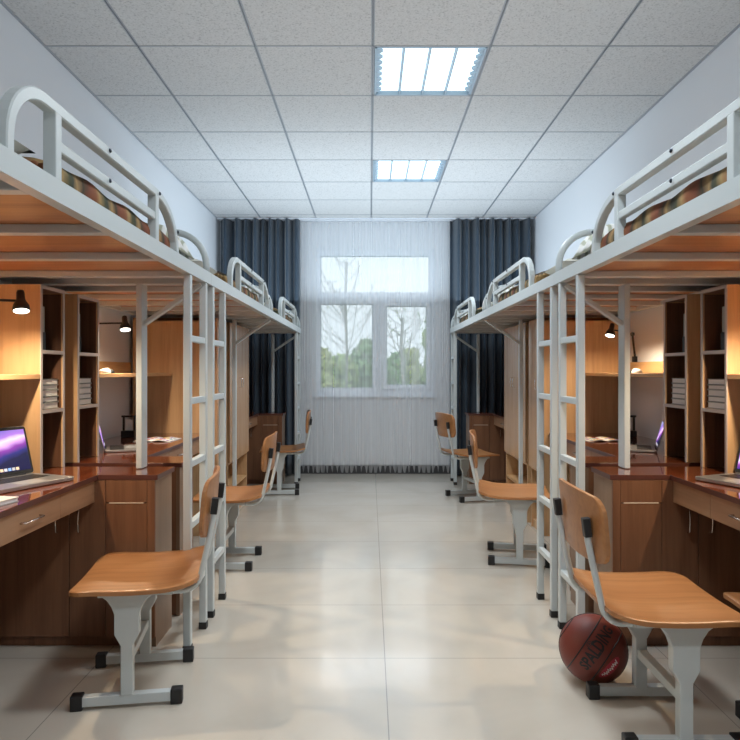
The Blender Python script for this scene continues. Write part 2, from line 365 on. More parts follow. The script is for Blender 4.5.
def crown_tree(px, top, y, wpx, lab, k, conical=False, n=2600):
    x = at(px, y); ztop = hz(top, y); R = wpx/649*y/2
    t = thing('tree', lab, 'tree', (x, y, -.05), 0)
    rnd = random.Random(px)
    MB().tube([(0,0,0),(.04,0,ztop*.35),(-.03,.02,ztop*.7)], .07, 8).build('trunk', BK, t)
    blobs = []
    zc = .45; hgt = ztop+.05
    for i in range(16):
        f = rnd.random(); zz = zc + (hgt-.25-zc)*f
        rr = R*(1-f*.92) if conical else R*(1-.55*f*f)
        a = rnd.random()*2*pi; q = rr*.6*sqrt(rnd.random())
        blobs.append((Vector((q*cos(a), q*sin(a), zz)), (R*.35 if conical else R*.5)*rnd.uniform(.6, 1)))
    vs = []; fs = []
    for i in range(n):
        c, r_ = rnd.choice(blobs); d = Vector((rnd.gauss(0,1), rnd.gauss(0,1), rnd.gauss(0,1))).normalized()
        p = c + d*r_*rnd.uniform(.75, 1.05)
        if p.z > hgt: p.z = hgt - rnd.random()*.2
        if p.z < .15: p.z = .15
        u = Vector((rnd.gauss(0,1), rnd.gauss(0,1), rnd.gauss(0,1))).normalized(); v_ = u.cross(d).normalized()*.07; u = u*.10
        b_ = len(vs); vs += [p-u, p+v_, p+u, p-v_]; fs.append((b_, b_+1, b_+2, b_+3))
    MB().add(vs, fs).build('foliage', LM[k], t, fix=False)
def bare_tree(px, top, y, lab):
    x = at(px, y); ht = hz(top, y)+.05; rnd = random.Random(px)
    t = thing('bare_tree', lab, 'tree', (x, y, -.05), 0)
    MB().tube([(0,0,0),(.03,0,ht*.4),(-.02,0,ht*.75),(.02,0,ht)], .035, 8).build('trunk', BK, t)
    br = MB(); lf = []; fs = []
    for i in range(34):
        z0 = ht*rnd.uniform(.3, .97); L = (ht-z0)*.45+.35; a = rnd.random()*2*pi; up = rnd.uniform(.4, .9)
        p0 = Vector((0,0,z0)); p1 = p0+Vector((cos(a)*L*.5, sin(a)*L*.5, L*up*.6)); p2 = p1+Vector((cos(a)*L*.35, sin(a)*L*.35, L*up*.7))
        br.tube([p0, p1, p2], .008, 5)
        for q in range(3):
            c = p1.lerp(p2, rnd.random()); e = c+Vector((rnd.gauss(0,1), rnd.gauss(0,1), rnd.uniform(.2,1)))*.16; br.tube([c, e], .004, 4)
            u = Vector((rnd.gauss(0,1), rnd.gauss(0,1), rnd.gauss(0,1))).normalized()*.02; v_ = u.cross(Vector((0,1,0))).normalized()*.015
            b_ = len(lf); lf += [e-u, e+v_, e+u, e-v_]; fs.append((b_, b_+1, b_+2, b_+3))
    br.build('branches', BK, t); MB().add(lf, fs).build('sparse_leaves', LM[0], t, fix=False)
crown_tree(322, 345, 19, 40, 'leafy bush-like tree at the far left edge of the left window pane', 2)
crown_tree(343, 350, 21, 44, 'green rounded tree in the middle of the left window pane', 0)
crown_tree(366, 338, 22, 44, 'rounded green tree behind the window\'s central post', 1)
crown_tree(393, 352, 20, 40, 'low green tree at the left of the right window pane', 1)
crown_tree(410, 348, 23, 40, 'pale yellow green tree in the middle of the right window pane', 2)
crown_tree(432, 305, 21, 40, 'tall pointed tree rising at the right edge of the right window pane', 0, True, 3600)
bare_tree(346, 262, 17.5, 'tall thin nearly bare tree seen through the left window pane')
bare_tree(402, 318, 14.5, 'small thin nearly bare tree seen through the right window pane')

# ------------------------------------------------------------------ curtains
def curtain(name, x0, x1, y, amp, folds, z0, z1, m, lab, cat, thick, seed, nz=10):
    rnd = random.Random(seed); ph = [rnd.uniform(0, 6.28) for _ in range(5)]
    N = folds*10
    def f(u, v):
        x = x0+(x1-x0)*u; a = u*folds*2*pi
        wob = .25*sin(v*3+ph[0])*sin(u*9+ph[1])
        if not thick and v == 0: return (x, y, z0+.04*(1+max(-1, min(1, 2.5*(sin(a*1.7+ph[0])+.8*sin(a*.31+ph[1])+.5*sin(a*3.1))))))
        return (x+.006*sin(a*.37+ph[4]), y+amp*(sin(a+1.3*sin(u*7+ph[2])+wob)+.45*sin(a*.53+ph[3]+wob)), z0+(z1-z0)*v)
    o = MB().grid(N, nz, f).build(name, m, fix=False)
    if thick:
        md = o.modifiers.new('thick', 'SOLIDIFY'); md.thickness = thick; md.offset = 0
    return tag(o, lab, cat)
curtain('curtain', -1.765, -.86, 7.42, .062, 9, .02, 2.93, M['curtain'], 'dark blue grey floor-length curtain drawn to the left of the window', 'curtain', .003, 3)
curtain('curtain', .86, 1.765, 7.42, .062, 9, .02, 2.93, M['curtain'], 'dark blue grey floor-length curtain drawn to the right of the window', 'curtain', .003, 4)
curtain('sheer_curtain', -.95, .95, 7.53, .0035, 20, .02, 2.93, M['sheer'], 'thin white see-through curtain hanging across the whole window', 'sheer curtain', 0, 5, 6)
MB_ = MB(); MB_.box(-1.81, 1.81, 7.41, 7.45, 2.938, 2.949); MB_.box(-1.81, 1.81, 7.52, 7.54, 2.938, 2.949)
struct(MB_.build('trim_3', M['white']))

# ------------------------------------------------------------------ loft beds
INX = 1.12; BX = .838
side_word = {-1: 'left', 1: 'right'}
def bed(s, k):
    y0 = (1.10, 3.11, 5.12)[k]; y1 = y0+2.008
    nm = ('nearest', 'middle', 'farthest')[k]
    gs, gl = ((1.38, 1.20), (3.60, 1.32), (5.60, 1.25))[k]
    t = thing('loft_bed', f'{nm} white metal loft bed on the {side_word[s]} side of the aisle', 'loft bed', (0, 0, 0), 0, 'white loft beds over the desks')
    t.location = (s*BX, y0, 0)
    def P(mb, name, mt, par=t, **kw):
        mb.v = [(x-s*BX, y-y0, z) for x, y, z in mb.v] if par is t else mb.v
        return mb.build(name, mt, par, **kw)
    def L(mb): mb.v = [(x-s*BX, y-y0, z) for x, y, z in mb.v]; return mb
    xi, xo = s*(BX-.018), s*(BX+.018)
    L(MB().box(xi, xo, y0, y1, 1.612, 1.668)).build('side_rail', M['paint'], t)
    L(MB().box(s*1.76, s*1.796, y0, y1, 1.612, 1.668)).build('wall_rail', M['paint'], t, bevel=.005)
    for yy in (y0, y1-.03): L(MB().box(s*(BX+.019), s*1.759, yy, yy+.03, 1.612, 1.66)).build('end_rail', M['paint'], t, bevel=.003)
    cb = [1.50, 1.96, 2.42, 2.86] if k == 0 else [y0+.27, y0+.62, y0+.98, y0+1.34, y0+1.68]
    for yy in cb: L(MB().box(s*(BX+.019), s*1.759, yy-.022, yy+.022, 1.6125, 1.6395)).build('cross_bar', M['paint'], t, bevel=.003)
    L(MB().box(s*(BX+.02), s*1.758, y0+.031, y1-.031, 1.640, 1.655)).build('bed_board', M['board'], t)
    # inner posts with brace
    cab_far = k in (0, 2)
    for e, yy in (((0, y0+.045),) if k == 0 else ()) + ((1, y1-.095 if k == 0 else y1-.04),):
        base = .752 if (e == 1 and cab_far) or (e == 0 and k == 1) else 0
        if k == 0 and e == 0: base = 0
        pz = 1.60
        xx = s*(INX if base or e == 1 else 1.14)
        if e == 0 and not base: xx = s*1.12
        dy_ = .038 if k == 0 else .018
        p_ = L(MB().box(xx-.014, xx+.014, yy-dy_, yy+dy_, base, pz)).build('inner_post', M['paint'], t, bevel=.004)
        if e == 1:
            a = Vector((xx, yy, 1.41)); b_ = Vector((s*(BX+.005), yy, 1.60))
            L(MB().rtube([a, b_], .034, .02, up=(0, 1, 0))).build('brace', M['paint'], t)
    # hoop at far end
    hy = y1-.02; r = .16; top = 1.86
    pts = [(s*BX, hy, 1.665)] + [(s*(BX+r-r*cos(radians(a))), hy, top-r+r*sin(radians(a))) for a in range(0, 91, 10)] + \
          [(s*(1.775-r+r*sin(radians(a))), hy, top-r+r*cos(radians(a))) for a in range(0, 91, 10)] + [(s*1.775, hy, 1.665)]
    L(MB().tube(pts, .016, 10, up=(0, 1, 0))).build('end_hoop', M['paint'], t)
    # guard rail
    f = gl/1.2; p0 = gs+.21*f; p1 = gs+.95*f; g1 = gs+gl; top = 1.842; r = .15*f
    X = s*BX
    pts = [(X, gs, 1.665), (X, gs, top-.14)] + [(X, gs+r-r*cos(radians(a)), top-.14+.14*sin(radians(a))) for a in range(10, 91, 10)] + [(X, p1, top)]
    r2 = g1-p1
    pts += [(X, p1+r2*sin(radians(a)), top-.17+.17*cos(radians(a))) for a in range(12, 91, 13)] + [(X, g1, 1.665)]
    gr = L(MB().rtube(pts, .030, .030, up=(1, 0, 0))).build('guard_rail', M['paint'], t)
    for yy in (p0, p1): L(MB().box(X-.016, X+.016, yy-.016, yy+.016, 1.667, top-.012)).build('guard_post', M['paint'], t, bevel=.003)
    L(MB().rtube([(X, p0+.014, 1.755), (X, p1-.014, 1.755)], .028, .024)).build('guard_bar', M['paint'], t)
    bl = MB()
    pm = (p0+p1)/2-.06
    for yy, zz in ((pm, top+.003), (pm, 1.757), (p1+.02, top), (g1-.01, 1.75)):
        bl.lathe([(0, .0045), (.005, .004), (.007, 0)], Matrix.Translation((X-s*.0165, yy, zz)) @ Matrix.Rotation(-s*pi/2, 4, 'Y'), 12)
    L(bl).build('bolts', M['bolt'], gr)
    # ladder
    ly = ((2.77, 3.03), (3.17, 3.42), (6.84, 7.09))[k]
    for yy in ly:
        lp = L(MB().box(X-.016, X+.016, yy-.016, yy+.016, .03, 1.611)).build('ladder_post', M['paint'], t, bevel=.004)
        L(MB().box(X-.018, X+.018, yy-.018, yy+.018, 0, .032)).build('foot_cap', M['black'], lp, bevel=.003)
    for zz in (.265, .535, .80, 1.07, 1.34):
        L(MB().box(X-.014, X+.014, ly[0]+.016, ly[1]-.016, zz-.014, zz+.014)).build('rung', M['paint'], t, bevel=.003)
    # bedding (own things)
    w0, w1 = BX+.036, 1.75
    mt = MB().box(s*w0, s*w1, y0+.04, y1-.05, 1.656, 1.70).build('mattress', M['mattress'], bevel=.02)
    tag(mt, f'thin mattress lying on the {nm} {side_word[s]} loft bed', 'mattress')
    q0, q1 = (gs+.25, gs+1.28) if k == 0 else (gs-.02, gs+1.0)
    rnd = random.Random(k*2+s); ph = rnd.random()*6
    Wd = w1-w0
    def fq(u, v):
        a = max(0, (u-.14)/.86)  # across, aisle edge at 0; the first strip hangs down as the side
        yy = q0+(q1-q0)*v
        x = w0-.006+(Wd)*a
        hump = .054*min(1, a/.05)**.5
        z = 1.722+.022*min(1, a/.08)**.7+.006*sin(yy*21+ph)+.005*sin(yy*9+a*9)*min(1, a*5)
        edge = .010*abs(sin((v*26)*pi)) if a < .05 else 0
        if v < .03 or v > .97: z -= .02
        if u < .14:
            h = u/.14
            return (s*(x-.004-.010*sin(h*pi)*(.6+.4*sin(yy*31))), yy, 1.672+(.050+.006*sin(yy*21+ph)-(.015 if v < .03 or v > .97 else 0))*h)
        return (s*(x-edge*0), yy, z)
    q = MB().grid(36, 90, fq).build('quilt', M['quilt'], fix=False)
    md = q.modifiers.new('thick', 'SOLIDIFY'); md.thickness = .012; md.offset = 1 if s > 0 else -1
    # scalloped hem bead
    hem = MB(); nb = 24
    for i in range(nb):
        a = (i+.5)/nb*.5; p = fq(a, .012); hem.lathe([(0, .016), (.011, .012), (.016, 0), (.011, -.012), (0, -.016)], Matrix.Translation((p[0], p[1]-.008, p[2]+.002)), 8)
    hem.build('ruffled_hem', M['quilt'], q)
    tag(q, f'brown, green and rust patterned quilt on the {nm} {side_word[s]} loft bed', 'quilt', 'autumn coloured quilts on the loft beds')
    # pillow near end
    py0, py1 = (y0+.12, q0-.025) if k == 0 else (y0+.06, q0-.02)
    def pil(u, v):
        a, b_ = 2*u-1, 2*v-1
        e = (max(0, 1-a**4)*max(0, 1-b_**4))**.4
        return e
    pb = MB(); pc = ((w0+.012+w1-.10)/2, (py0+py1)/2); hw = (w1-.112-w0)/2; hd = (py1-py0)/2
    for sg in (1, -1):
        pb.grid(20, 14, lambda u, v: (s*(pc[0]+hw*(2*u-1)), pc[1]+hd*(2*v-1), 1.738+sg*.034*pil(u, v)))
    pw = pb.build('pillow', M['linen']); tag(pw, f'cream pillow at the near end of the {nm} {side_word[s]} loft bed', 'pillow')
    # folded throw at far end
    t0, t1 = q1+.03, y1-.09
    if t1-t0 > .15:
        def ft(u, v):
            a = u; yy = t0+(t1-t0)*v
            e = min(1, a/.08, (1-a)/.08)**.5 if 0 < a < 1 else 0; e2 = min(1, v/.12, (1-v)/.12)**.5 if 0 < v < 1 else 0
            z = 1.718+(.075+.016*sin(yy*60+a*5)+.01*sin(a*23))*e*e2
            return (s*(w0+.005+(Wd-.05)*a), yy, z)
        th = MB().grid(30, 26, ft).add([], []).build('folded_blanket', M['throw'], fix=False)
        md = th.modifiers.new('thick', 'SOLIDIFY'); md.thickness = .006; md.offset = 1 if s > 0 else -1
        tag(th, f'pale striped blanket folded at the far end of the {nm} {side_word[s]} loft bed', 'blanket', 'pale folded blankets')
for s in (-1, 1):
    for k in range(3): bed(s, k)

# ------------------------------------------------------------------ desks, wardrobes, bookcases
TOP = .75; DF = 1.24; PF = .98; SF = 1.495; WF = 1.17; BK_ = 1.812
UN = [dict(w=(1.13, 1.545), kn=(1.55, 2.81), c=(2.81, 3.055), far=True),
      dict(w=(4.72, 5.03), kn=(3.42, 4.715), c=(3.175, 3.42), far=False),
      dict(w=(5.14, 5.95), kn=(5.955, 6.87), c=(6.87, 7.115), far=True)]
words = ('nearest', 'middle', 'farthest')
def loc_mb(mb, o): mb.v = [(x-o[0], y-o[1], z-o[2]) for x, y, z in mb.v]; return mb
def handle_x(mb, x, s, y0, y1, z):   # bar handle on a face that looks to the aisle
    mb.tube([(x, y0, z), (x-s*.02, y0+.006, z), (x-s*.022, (y0+y1)/2, z), (x-s*.02, y1-.006, z), (x, y1, z)], .0035, 8, up=(0, 0, 1))
def unit(s, k):
    U = UN[k]; sw = side_word[s]; nm = words[k]
    k0, k1 = U['kn']; c0, c1 = U['c']; far = U['far']
    ya, yb = min(k0, c0), max(k1, c1)
    o = (s*1.5, (ya+yb)/2, 0)
    t = thing('desk', f'brown L-shaped desk with glossy red-brown top under the {nm} {sw} loft bed', 'desk', o, 0, 'built-in desks under the loft beds')
    # top (L)
    if far: poly = [(DF, ya), (DF, c0), (PF, c0), (PF, c1), (BK_, c1), (BK_, ya)]
    else: poly = [(PF, c0), (PF, c1), (DF, c1), (DF, yb), (BK_, yb), (BK_, c0)]
    poly = [(s*x, y) for x, y in poly]
    dt = MB().prism(poly, 'z', TOP-.022, TOP); dt.mi = [0, 0]+[1]*(len(dt.f)-2)
    loc_mb(dt, o).build('desktop', [M['top'], M['edge']], t, bevel=.0015)
    # apron
    d0 = k0+.72 if far else k0+.45
    d0, d1 = (2.05, 2.50) if k == 0 else ((3.85, 4.30) if k == 1 else (6.15, 6.6))
    ap = MB(); ap.box(s*(DF+.012), s*(DF+.028), k0+.001, d0-.002, .632, TOP-.023); ap.box(s*(DF+.012), s*(DF+.028), d1+.002, k1-.001, .632, TOP-.023); ap.box(s*(DF+.03), s*(DF+.045), k0+.001, k1-.001, .645, TOP-.023)
    loc_mb(ap, o).build('apron', M['apron'], t, bevel=.0015)
    dr = loc_mb(MB().box(s*(DF+.012), s*(DF+.029), d0, d1, .632, TOP-.024), o).build('drawer', M['apron'], t, bevel=.0015)
    h = MB(); ym = (d0+d1)/2; handle_x(h, s*(DF+.012), s, ym-.065, ym+.065, .68); tag(loc_mb(h, o).build('drawer_handle', M['steel'], dr), 'curved steel handle')
    # cabinet under the short leg
    fy = c0 if far else c1; sg = 1 if far else -1
    e0, e1 = (c0+.016, c1-.004) if far else (c0+.004, c1-.016)
    cb = MB()
    cb.box(s*(PF+.012), s*(PF+.03), e0, e1, .0, TOP-.023, 1)
    cb.box(s*(PF+.03), s*BK_, e0, e1, .045, TOP-.023, 0)
    cb.box(s*(PF+.03), s*BK_, e0+.012, e1-.012, 0, .045, 0)
    loc_mb(cb, o).build('cabinet_body', [M['cab'], M['pside']], t)
    fa, fb = sorted((fy+sg*.001, fy+sg*.015))
    fp = MB(); fp.box(s*(PF+.012), s*(PF+.045), fa, fb, .045, TOP-.023); fp.box(s*(PF+.047), s*1.203, fa, fb, .045, .626); fp.box(s*(PF+.047), s*1.203, fa, fb, .631, TOP-.023)
    loc_mb(fp, o).build('front_panel', M['cab'], t)
    loc_mb(MB().box(s*(PF+.06), s*1.19, fa-sg*.0015 if far else fa, fb if far else fb+.0015, .6265, .6305), o).build('groove_strip', M['line'], t)
    for (a0, a1, hx) in ((1.206, 1.361, 1.316), (1.365, 1.70, 1.413)):
        dm = MB().box(s*a0, s*a1, fa, fb, .05, TOP-.024)
        dd = loc_mb(dm, o).build('door', M['cab'], t, bevel=.0015)
        yy = fa if far else fb
        hh = MB().tube([(s*hx, yy, .50), (s*hx, yy-sg*.018, .507), (s*hx, yy-sg*.022, .55), (s*hx, yy-sg*.018, .603), (s*hx, yy, .61)], .003, 8, up=(1, 0, 0))
        tag(loc_mb(hh, o).build('door_handle', M['steel'], dd), 'curved steel handle')
    # back panel of the knee space
    loc_mb(MB().box(s*1.79, s*1.81, k0, k1, .05, .62), o).build('back_panel', M['cab'], t)
    # wardrobe
    w0, w1 = U['w']; o2 = (s*1.5, (w0+w1)/2, 0)
    wd = thing('wardrobe', f'tall pale oak wardrobe with open niche below beside the {nm} {sw} desk', 'wardrobe', o2, 0, 'tall wardrobes under the loft beds')
    xf = WF; xb = 1.785; zt = 1.585
    b_ = MB(); b_.box(s*(xf+.018), s*xb, w0, w0+.018, 0, zt); b_.box(s*(xf+.018), s*xb, w1-.018, w1, 0, zt); b_.box(s*(xf+.018), s*xb, w0, w1, zt-.018, zt+.002)
    b_.box(s*(xb-.01), s*xb, w0+.018, w1-.018, .0, zt-.018); b_.box(s*(xf+.018), s*(xb-.01), w0+.018, w1-.018, .45, .468); b_.box(s*(xf+.03), s*(xb-.01), w0+.018, w1-.018, .0, .06)
    loc_mb(b_, o2).build('carcass', M['honey'], wd)
    loc_mb(MB().box(s*(xf+.02), s*(xb-.01), w0+.019, w1-.019, .235, .252), o2).build('niche_shelf', M['shelfwood'], wd)
    nd_ = 2 if w1-w0 > .6 else 1
    for i in range(nd_):
        a, c_ = w0+(w1-w0)*i/nd_+.0015, w0+(w1-w0)*(i+1)/nd_-.0015
        dd = loc_mb(MB().box(s*xf, s*(xf+.017), a, c_, .467, zt), o2).build('door', M['wardrobe'], wd, bevel=.0015)
        hy = c_-.04 if (i == 0 and nd_ == 2) else a+.04
        hh = MB().tube([(s*xf, hy, 1.06), (s*(xf-.02), hy, 1.068), (s*(xf-.022), hy, 1.1), (s*(xf-.02), hy, 1.135), (s*xf, hy, 1.143)], .0035, 8, up=(0, 1, 0))
        tag(loc_mb(hh, o2).build('door_handle', M['steel'], dd), 'curved steel handle')
    if k == 2: return
    # bookcase standing on the desk
    b0, b1 = (2.83, 3.075) if k == 0 else (3.19, 3.44)
    if k == 0: b1 = 3.053
    o3 = (s*1.65, (b0+b1)/2, TOP)
    bc = thing('bookcase', f'narrow three-tier open bookcase standing on the {nm} {sw} desk', 'bookcase', o3, 0, 'narrow bookcases on the desks')
    zt = 1.578; tk = .016
    m_ = MB(); m_.box(s*(SF+.004), s*1.80, b0, b0+tk, TOP+.001, zt, 0); m_.box(s*(SF+.004), s*1.80, b1-tk, b1, TOP+.001, zt, 0)
    loc_mb(m_, o3).build('side_panel', M['honey'], bc)
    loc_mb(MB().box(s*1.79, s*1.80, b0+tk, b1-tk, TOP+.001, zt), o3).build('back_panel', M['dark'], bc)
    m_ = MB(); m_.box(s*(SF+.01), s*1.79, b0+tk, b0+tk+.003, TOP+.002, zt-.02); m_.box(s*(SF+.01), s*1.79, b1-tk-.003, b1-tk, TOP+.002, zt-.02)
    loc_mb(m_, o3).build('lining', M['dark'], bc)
    m_ = MB(); m_.box(s*SF, s*(SF+.004), b0, b0+tk, TOP+.001, zt); m_.box(s*SF, s*(SF+.004), b1-tk, b1, TOP+.001, zt)
    for z in (1.012, 1.277, zt-tk): m_.box(s*SF, s*(SF+.004), b0+tk, b1-tk, z, z+tk)
    loc_mb(m_, o3).build('edge_strip', M['band'], bc)
    for z in (1.012, 1.277, zt-tk): loc_mb(MB().box(s*(SF+.004), s*1.79, b0+tk+.003, b1-tk-.003, z, z+tk), o3).build('shelf', M['cab'], bc)
    # books lying in the middle tier
    gcol = [M['bk1'], M['bk2'], M['bk3']]
    z = 1.293-.265; rnd = random.Random(5)
    posn = ('lowest', 'second lowest', 'middle', 'second highest', 'topmost')
    for i in range(5):
        th = (.030, .026, .030, .022, .028)[i]; dx = rnd.uniform(-.006, .006)
        x0_, x1_ = SF+.012+abs(dx), SF+.20; y0_, y1_ = b0+.024, b0+.024+.165+dx
        book(s*x0_, s*x1_, y0_, y1_, z+.001, z+th, gcol[i % 3], f'grey book lying {posn[i]} in the stack on the {nm} {sw} bookcase', 'grey books stacked in the bookcases', -s)
        z += th
    # box + upright booklets in the top tier
    bx = MB().box(s*(SF+.03), s*1.70, b0+.025, b0+.105, 1.294, 1.375).build('storage_box', M['black'], bevel=.003)
    tag(bx, f'small black box on the top shelf of the {nm} {sw} bookcase', 'box')
    for i in range(3):
        yq = b0+.028+i*.025
        book(s*(SF+.035), s*(SF+.15), yq, yq+.023, 1.376, 1.49, M['bk2'] if i % 2 else M['bk1'], f'pale upright booklet {("nearest the camera","in the middle","farthest from the camera")[i]} on the black box in the {nm} {sw} bookcase', 'pale booklets on the black boxes', -s, True)
    # wall shelf
    s0, s1 = (1.55, 2.826) if k == 0 else (3.444, 4.715)
    o4 = (s*1.65, (s0+s1)/2, 1.165)
    sh = thing('wall_shelf', f'long oak wall shelf above the {nm} {sw} desk', 'shelf', o4, 0, 'oak wall shelves above the desks')
    loc_mb(MB().box(s*SF, s*1.812, s0, s1, 1.165, 1.186), o4).build('board', M['shelfwood'], sh, bevel=.0015)
    loc_mb(MB().box(s*1.796, s*1.814, s0, s1, 1.187, 1.262), o4).build('upstand', M['shelfwood'], sh, bevel=.0015)
def book(x0, x1, y0, y1, z0, z1, m_, lab, grp, sd, upright=False):
    x0, x1 = sorted((x0, x1)); o = ((x0+x1)/2, (y0+y1)/2, z0)
    t = thing('book', lab, 'book', o, 0, grp)
    c = MB(); hx, hy, h = (x1-x0)/2, (y1-y0)/2, z1-z0
    if not upright:
        c.box(-hx, hx, -hy, hy, 0, .003); c.box(-hx, hx, -hy, hy, h-.003, h)
        c.box(-hx, hx, -hy, -hy+.003, .003, h-.003)
    else:
        c.box(-hx, hx, -hy, -hy+.002, 0, h); c.box(-hx, hx, hy-.002, hy, 0, h); c.box(sd*hx, sd*(hx-.002), -hy+.002, hy-.002, 0, h)
    c.build('cover', m_, t)
    (MB().box(-hx+.004, hx-.004, -hy+.0032, hy-.004, .003, h-.003) if not upright else MB().box(-hx+.004, hx-.004, -hy+.0022, hy-.0022, .002, h-.004)).build('pages', M['paper'], t)
M['bk1'] = mat('pale_grey_cover', (.34, .36, .34), .5); M['bk2'] = mat('grey_cover', (.17, .185, .18), .5); M['bk3'] = mat('light_cover', (.42, .44, .42), .5)
for s in (-1, 1):
    for k in range(3): unit(s, k)

# ------------------------------------------------------------------ laptops
def make_laptop(label):
    t = thing('laptop', label, 'laptop', (0,0,0), 0)
    # local: hinge along y, front +x, base 0.24 deep, .35 wide; screen looks to +x
    W, Dp = .35, .235
    def rr(w_, d_, r):
        pts = []
        for cx, cy, a0 in ((w_/2-r, d_/2-r, 0), (-w_/2+r, d_/2-r, 90), (-w_/2+r, -d_/2+r, 180), (w_/2-r, -d_/2+r, 270)):
            for i in range(5): a = radians(a0+i*22.5); pts.append((cx+r*cos(a), cy+r*sin(a)))
        return pts
    MB().prism([(x+Dp/2, y) for x, y in rr(Dp, W, .014)], 'z', .003, .017).build('base', M['alu'], t, bevel=.002)
    kb = MB()
    for r_ in range(5):
        for c in range(13):
            kb.box(.035+r_*.018, .035+r_*.018+.0155, -W/2+.035+c*.0216, -W/2+.035+c*.0216+.0185, .0172, .0188)
    kw = MB().box(.030, .128, -W/2+.03, W/2-.03, .0171, .0175).build('keyboard_well', M['keys'], t)
    kb.build('keys', M['keys'], kw)
    MB().box(.145, .22, -.055, .055, .0171, .0176).build('trackpad', mat('trackpad_grey', (.35, .35, .35), .3), t)
    MB().tube([(0, -.13, .016), (0, .13, .016)], .007, 10).build('hinge', M['keys'], t)
    lid = bpy.data.objects.new('dummy', None)
    bpy.data.objects.remove(lid)
    R = Matrix.Translation((0, 0, .018)) @ Matrix.Rotation(radians(-16), 4, 'Y')
    HL = .205
    lm = MB().prism([(y, z+HL/2) for y, z in rr(W, HL, .012)], 'x', -.008, -.001); lm.v = [tuple(R @ Vector(p)) for p in lm.v]
    ld = lm.build('lid', M['alu'], t, bevel=.0015)
    bm_ = MB().prism([(y, z+HL/2) for y, z in rr(W-.004, HL-.004, .011)], 'x', -.001, .0003); bm_.v = [tuple(R @ Vector(p)) for p in bm_.v]
    bm_.build('bezel', M['keys'], ld)
    # screen: own local axes so Generated runs over the picture
    sc = MB().box(.0004, .0012, -W/2+.012, W/2-.012, .018, HL-.014).build('screen', M['screen'], ld)
    sc.matrix_local = R
    dk = MB()
    for i in range(12): dk.box(.0013, .0016, -.105+i*.018, -.105+i*.018+.014, .022, .034, i % 4)
    dko = dk.build('dock_icons', [mat('icon_white', (.1,)*3, .5, emit=(.8, .8, .9), es=1), mat('icon_blue', (.05, .1, .3), .5, emit=(.35, .55, .9), es=1), mat('icon_grey', (.2,)*3, .5, emit=(.5, .5, .55), es=1), mat('icon_warm', (.3, .2, .1), .5, emit=(.9, .7, .5), es=1)], ld)
    dko.matrix_local = R
    return t
lp = make_laptop('open silver laptop with glowing purple screen on the nearest left desk')
def place(t, x, y, z, rz): t.location = (x, y, z); t.rotation_euler = (0, 0, rz)
# left: base rear-right corner seen at (-1.49,2.77), front direction (+.196,-.10)
A1 = math.atan2(-.085, .20)
def laptop_at(t, cx, cy, ang, far_edge=True):
    place(t, cx, cy, TOP, ang)
# hinge centre = rear corner minus half width along hinge direction
hd = Vector((-sin(A1), cos(A1)))
hc = Vector((-1.49, 2.765)) - hd*.175
laptop_at(lp, hc.x, hc.y, A1)
l2 = copy_tree(lp); l2['label'] = 'open laptop on the nearest right desk, cut by the picture edge'
laptop_at(l2, -hc.x, hc.y, pi-A1)
A2 = radians(21.8)
l3 = copy_tree(lp); l3['label'] = 'open silver laptop seen side-on on the middle left desk'
hd = Vector((-sin(A2), cos(A2)))
laptop_at(l3, -1.563, 3.685, A2); l3.scale = (.78,)*3
l4 = copy_tree(lp); l4['label'] = 'open silver laptop seen side-on on the middle right desk'
laptop_at(l4, 1.563, 3.685, pi-A2); l4.scale = (.78,)*3
for l in (lp, l2, l3, l4): l['group'] = 'open laptops on the desks'

# ------------------------------------------------------------------ open magazines, booklet, mice, organisers
def magazine(x, y, rz, lab, ncol=True):
    t = thing('magazine', lab, 'magazine', (x, y, TOP), rz); t.scale = (.8, 1, 1.3)
    pr = MB()
    for sg in (-1, 1):
        pr.shell(10, 4, lambda u, v: (sg*u*.15, -.105+.21*v, .003+.008*sin(min(u*1.15, 1)*pi)**.8*(1-.5*u)), lambda p: (0, 0, -min(.0025, p.z*.6)))
    pc = [mat('print_red', (.55, .12, .14), .6), mat('print_teal', (.2, .4, .5), .6), mat('print_yellow', (.7, .5, .15), .6), mat('print_violet', (.4, .2, .5), .6)]
    r_ = random.Random(2)
    for sg in (-1, 1):
        for i in range(4):
            for j in range(3):
                u0 = .25+.18*i; zz = .0195
                px, py = sg*(u0*.15), -.075+.06*j
                zz = .003+.008*sin(min(u0*1.15, 1)*pi)**.8*(1-.5*u0)+.0016
                pr.box(px-.008, px+.008, py-.018, py+.014, zz-.0012, zz, 1+r_.randrange(4))
    pr.build('pages', [M['paper']]+pc, t)
    return t
magazine(-1.44, 4.22, radians(-4), 'open magazine with coloured pictures on the middle left desk')
magazine(1.44, 4.22, radians(4), 'open magazine with coloured pictures on the middle right desk')
t = thing('booklet', 'pale closed booklet at the left picture edge on the nearest left desk', 'booklet', (-1.385, 2.16, TOP), radians(-12))
MB().box(-.075, .095, -.10, .10, .0005, .003).build('cover', M['bk3'], t); MB().box(-.072, .092, -.098, .098, .003, .014).build('pages', M['paper'], t); MB().box(-.075, .095, -.10, .10, .014, .0165).build('top_cover', mat('cream_cover', (.75, .72, .66), .5), t)
MW = mat('glossy_white_plastic', (.8, .8, .8), .2)
def mouse(x, y, rz, lab):
    t = thing('computer_mouse', lab, 'computer mouse', (x, y, 1.187), rz)
    def half(u0, u1):
        return lambda u, v: ((u0+(u1-u0)*u)*.055, .03*cos(pi*v)*sqrt(max(0, 1-((u0+(u1-u0)*u))**2*.95)), .030*sin(pi*v)*sqrt(max(0, 1-(u0+(u1-u0)*u)**2*.98)))
    MB().grid(10, 10, half(-1, .05)).build('shell', MW, t); MB().grid(10, 10, half(.05, 1)).build('buttons', M['black'], t)
mouse(-1.53, 3.62, radians(70), 'small black and white mouse on the wall shelf over the middle left desk')
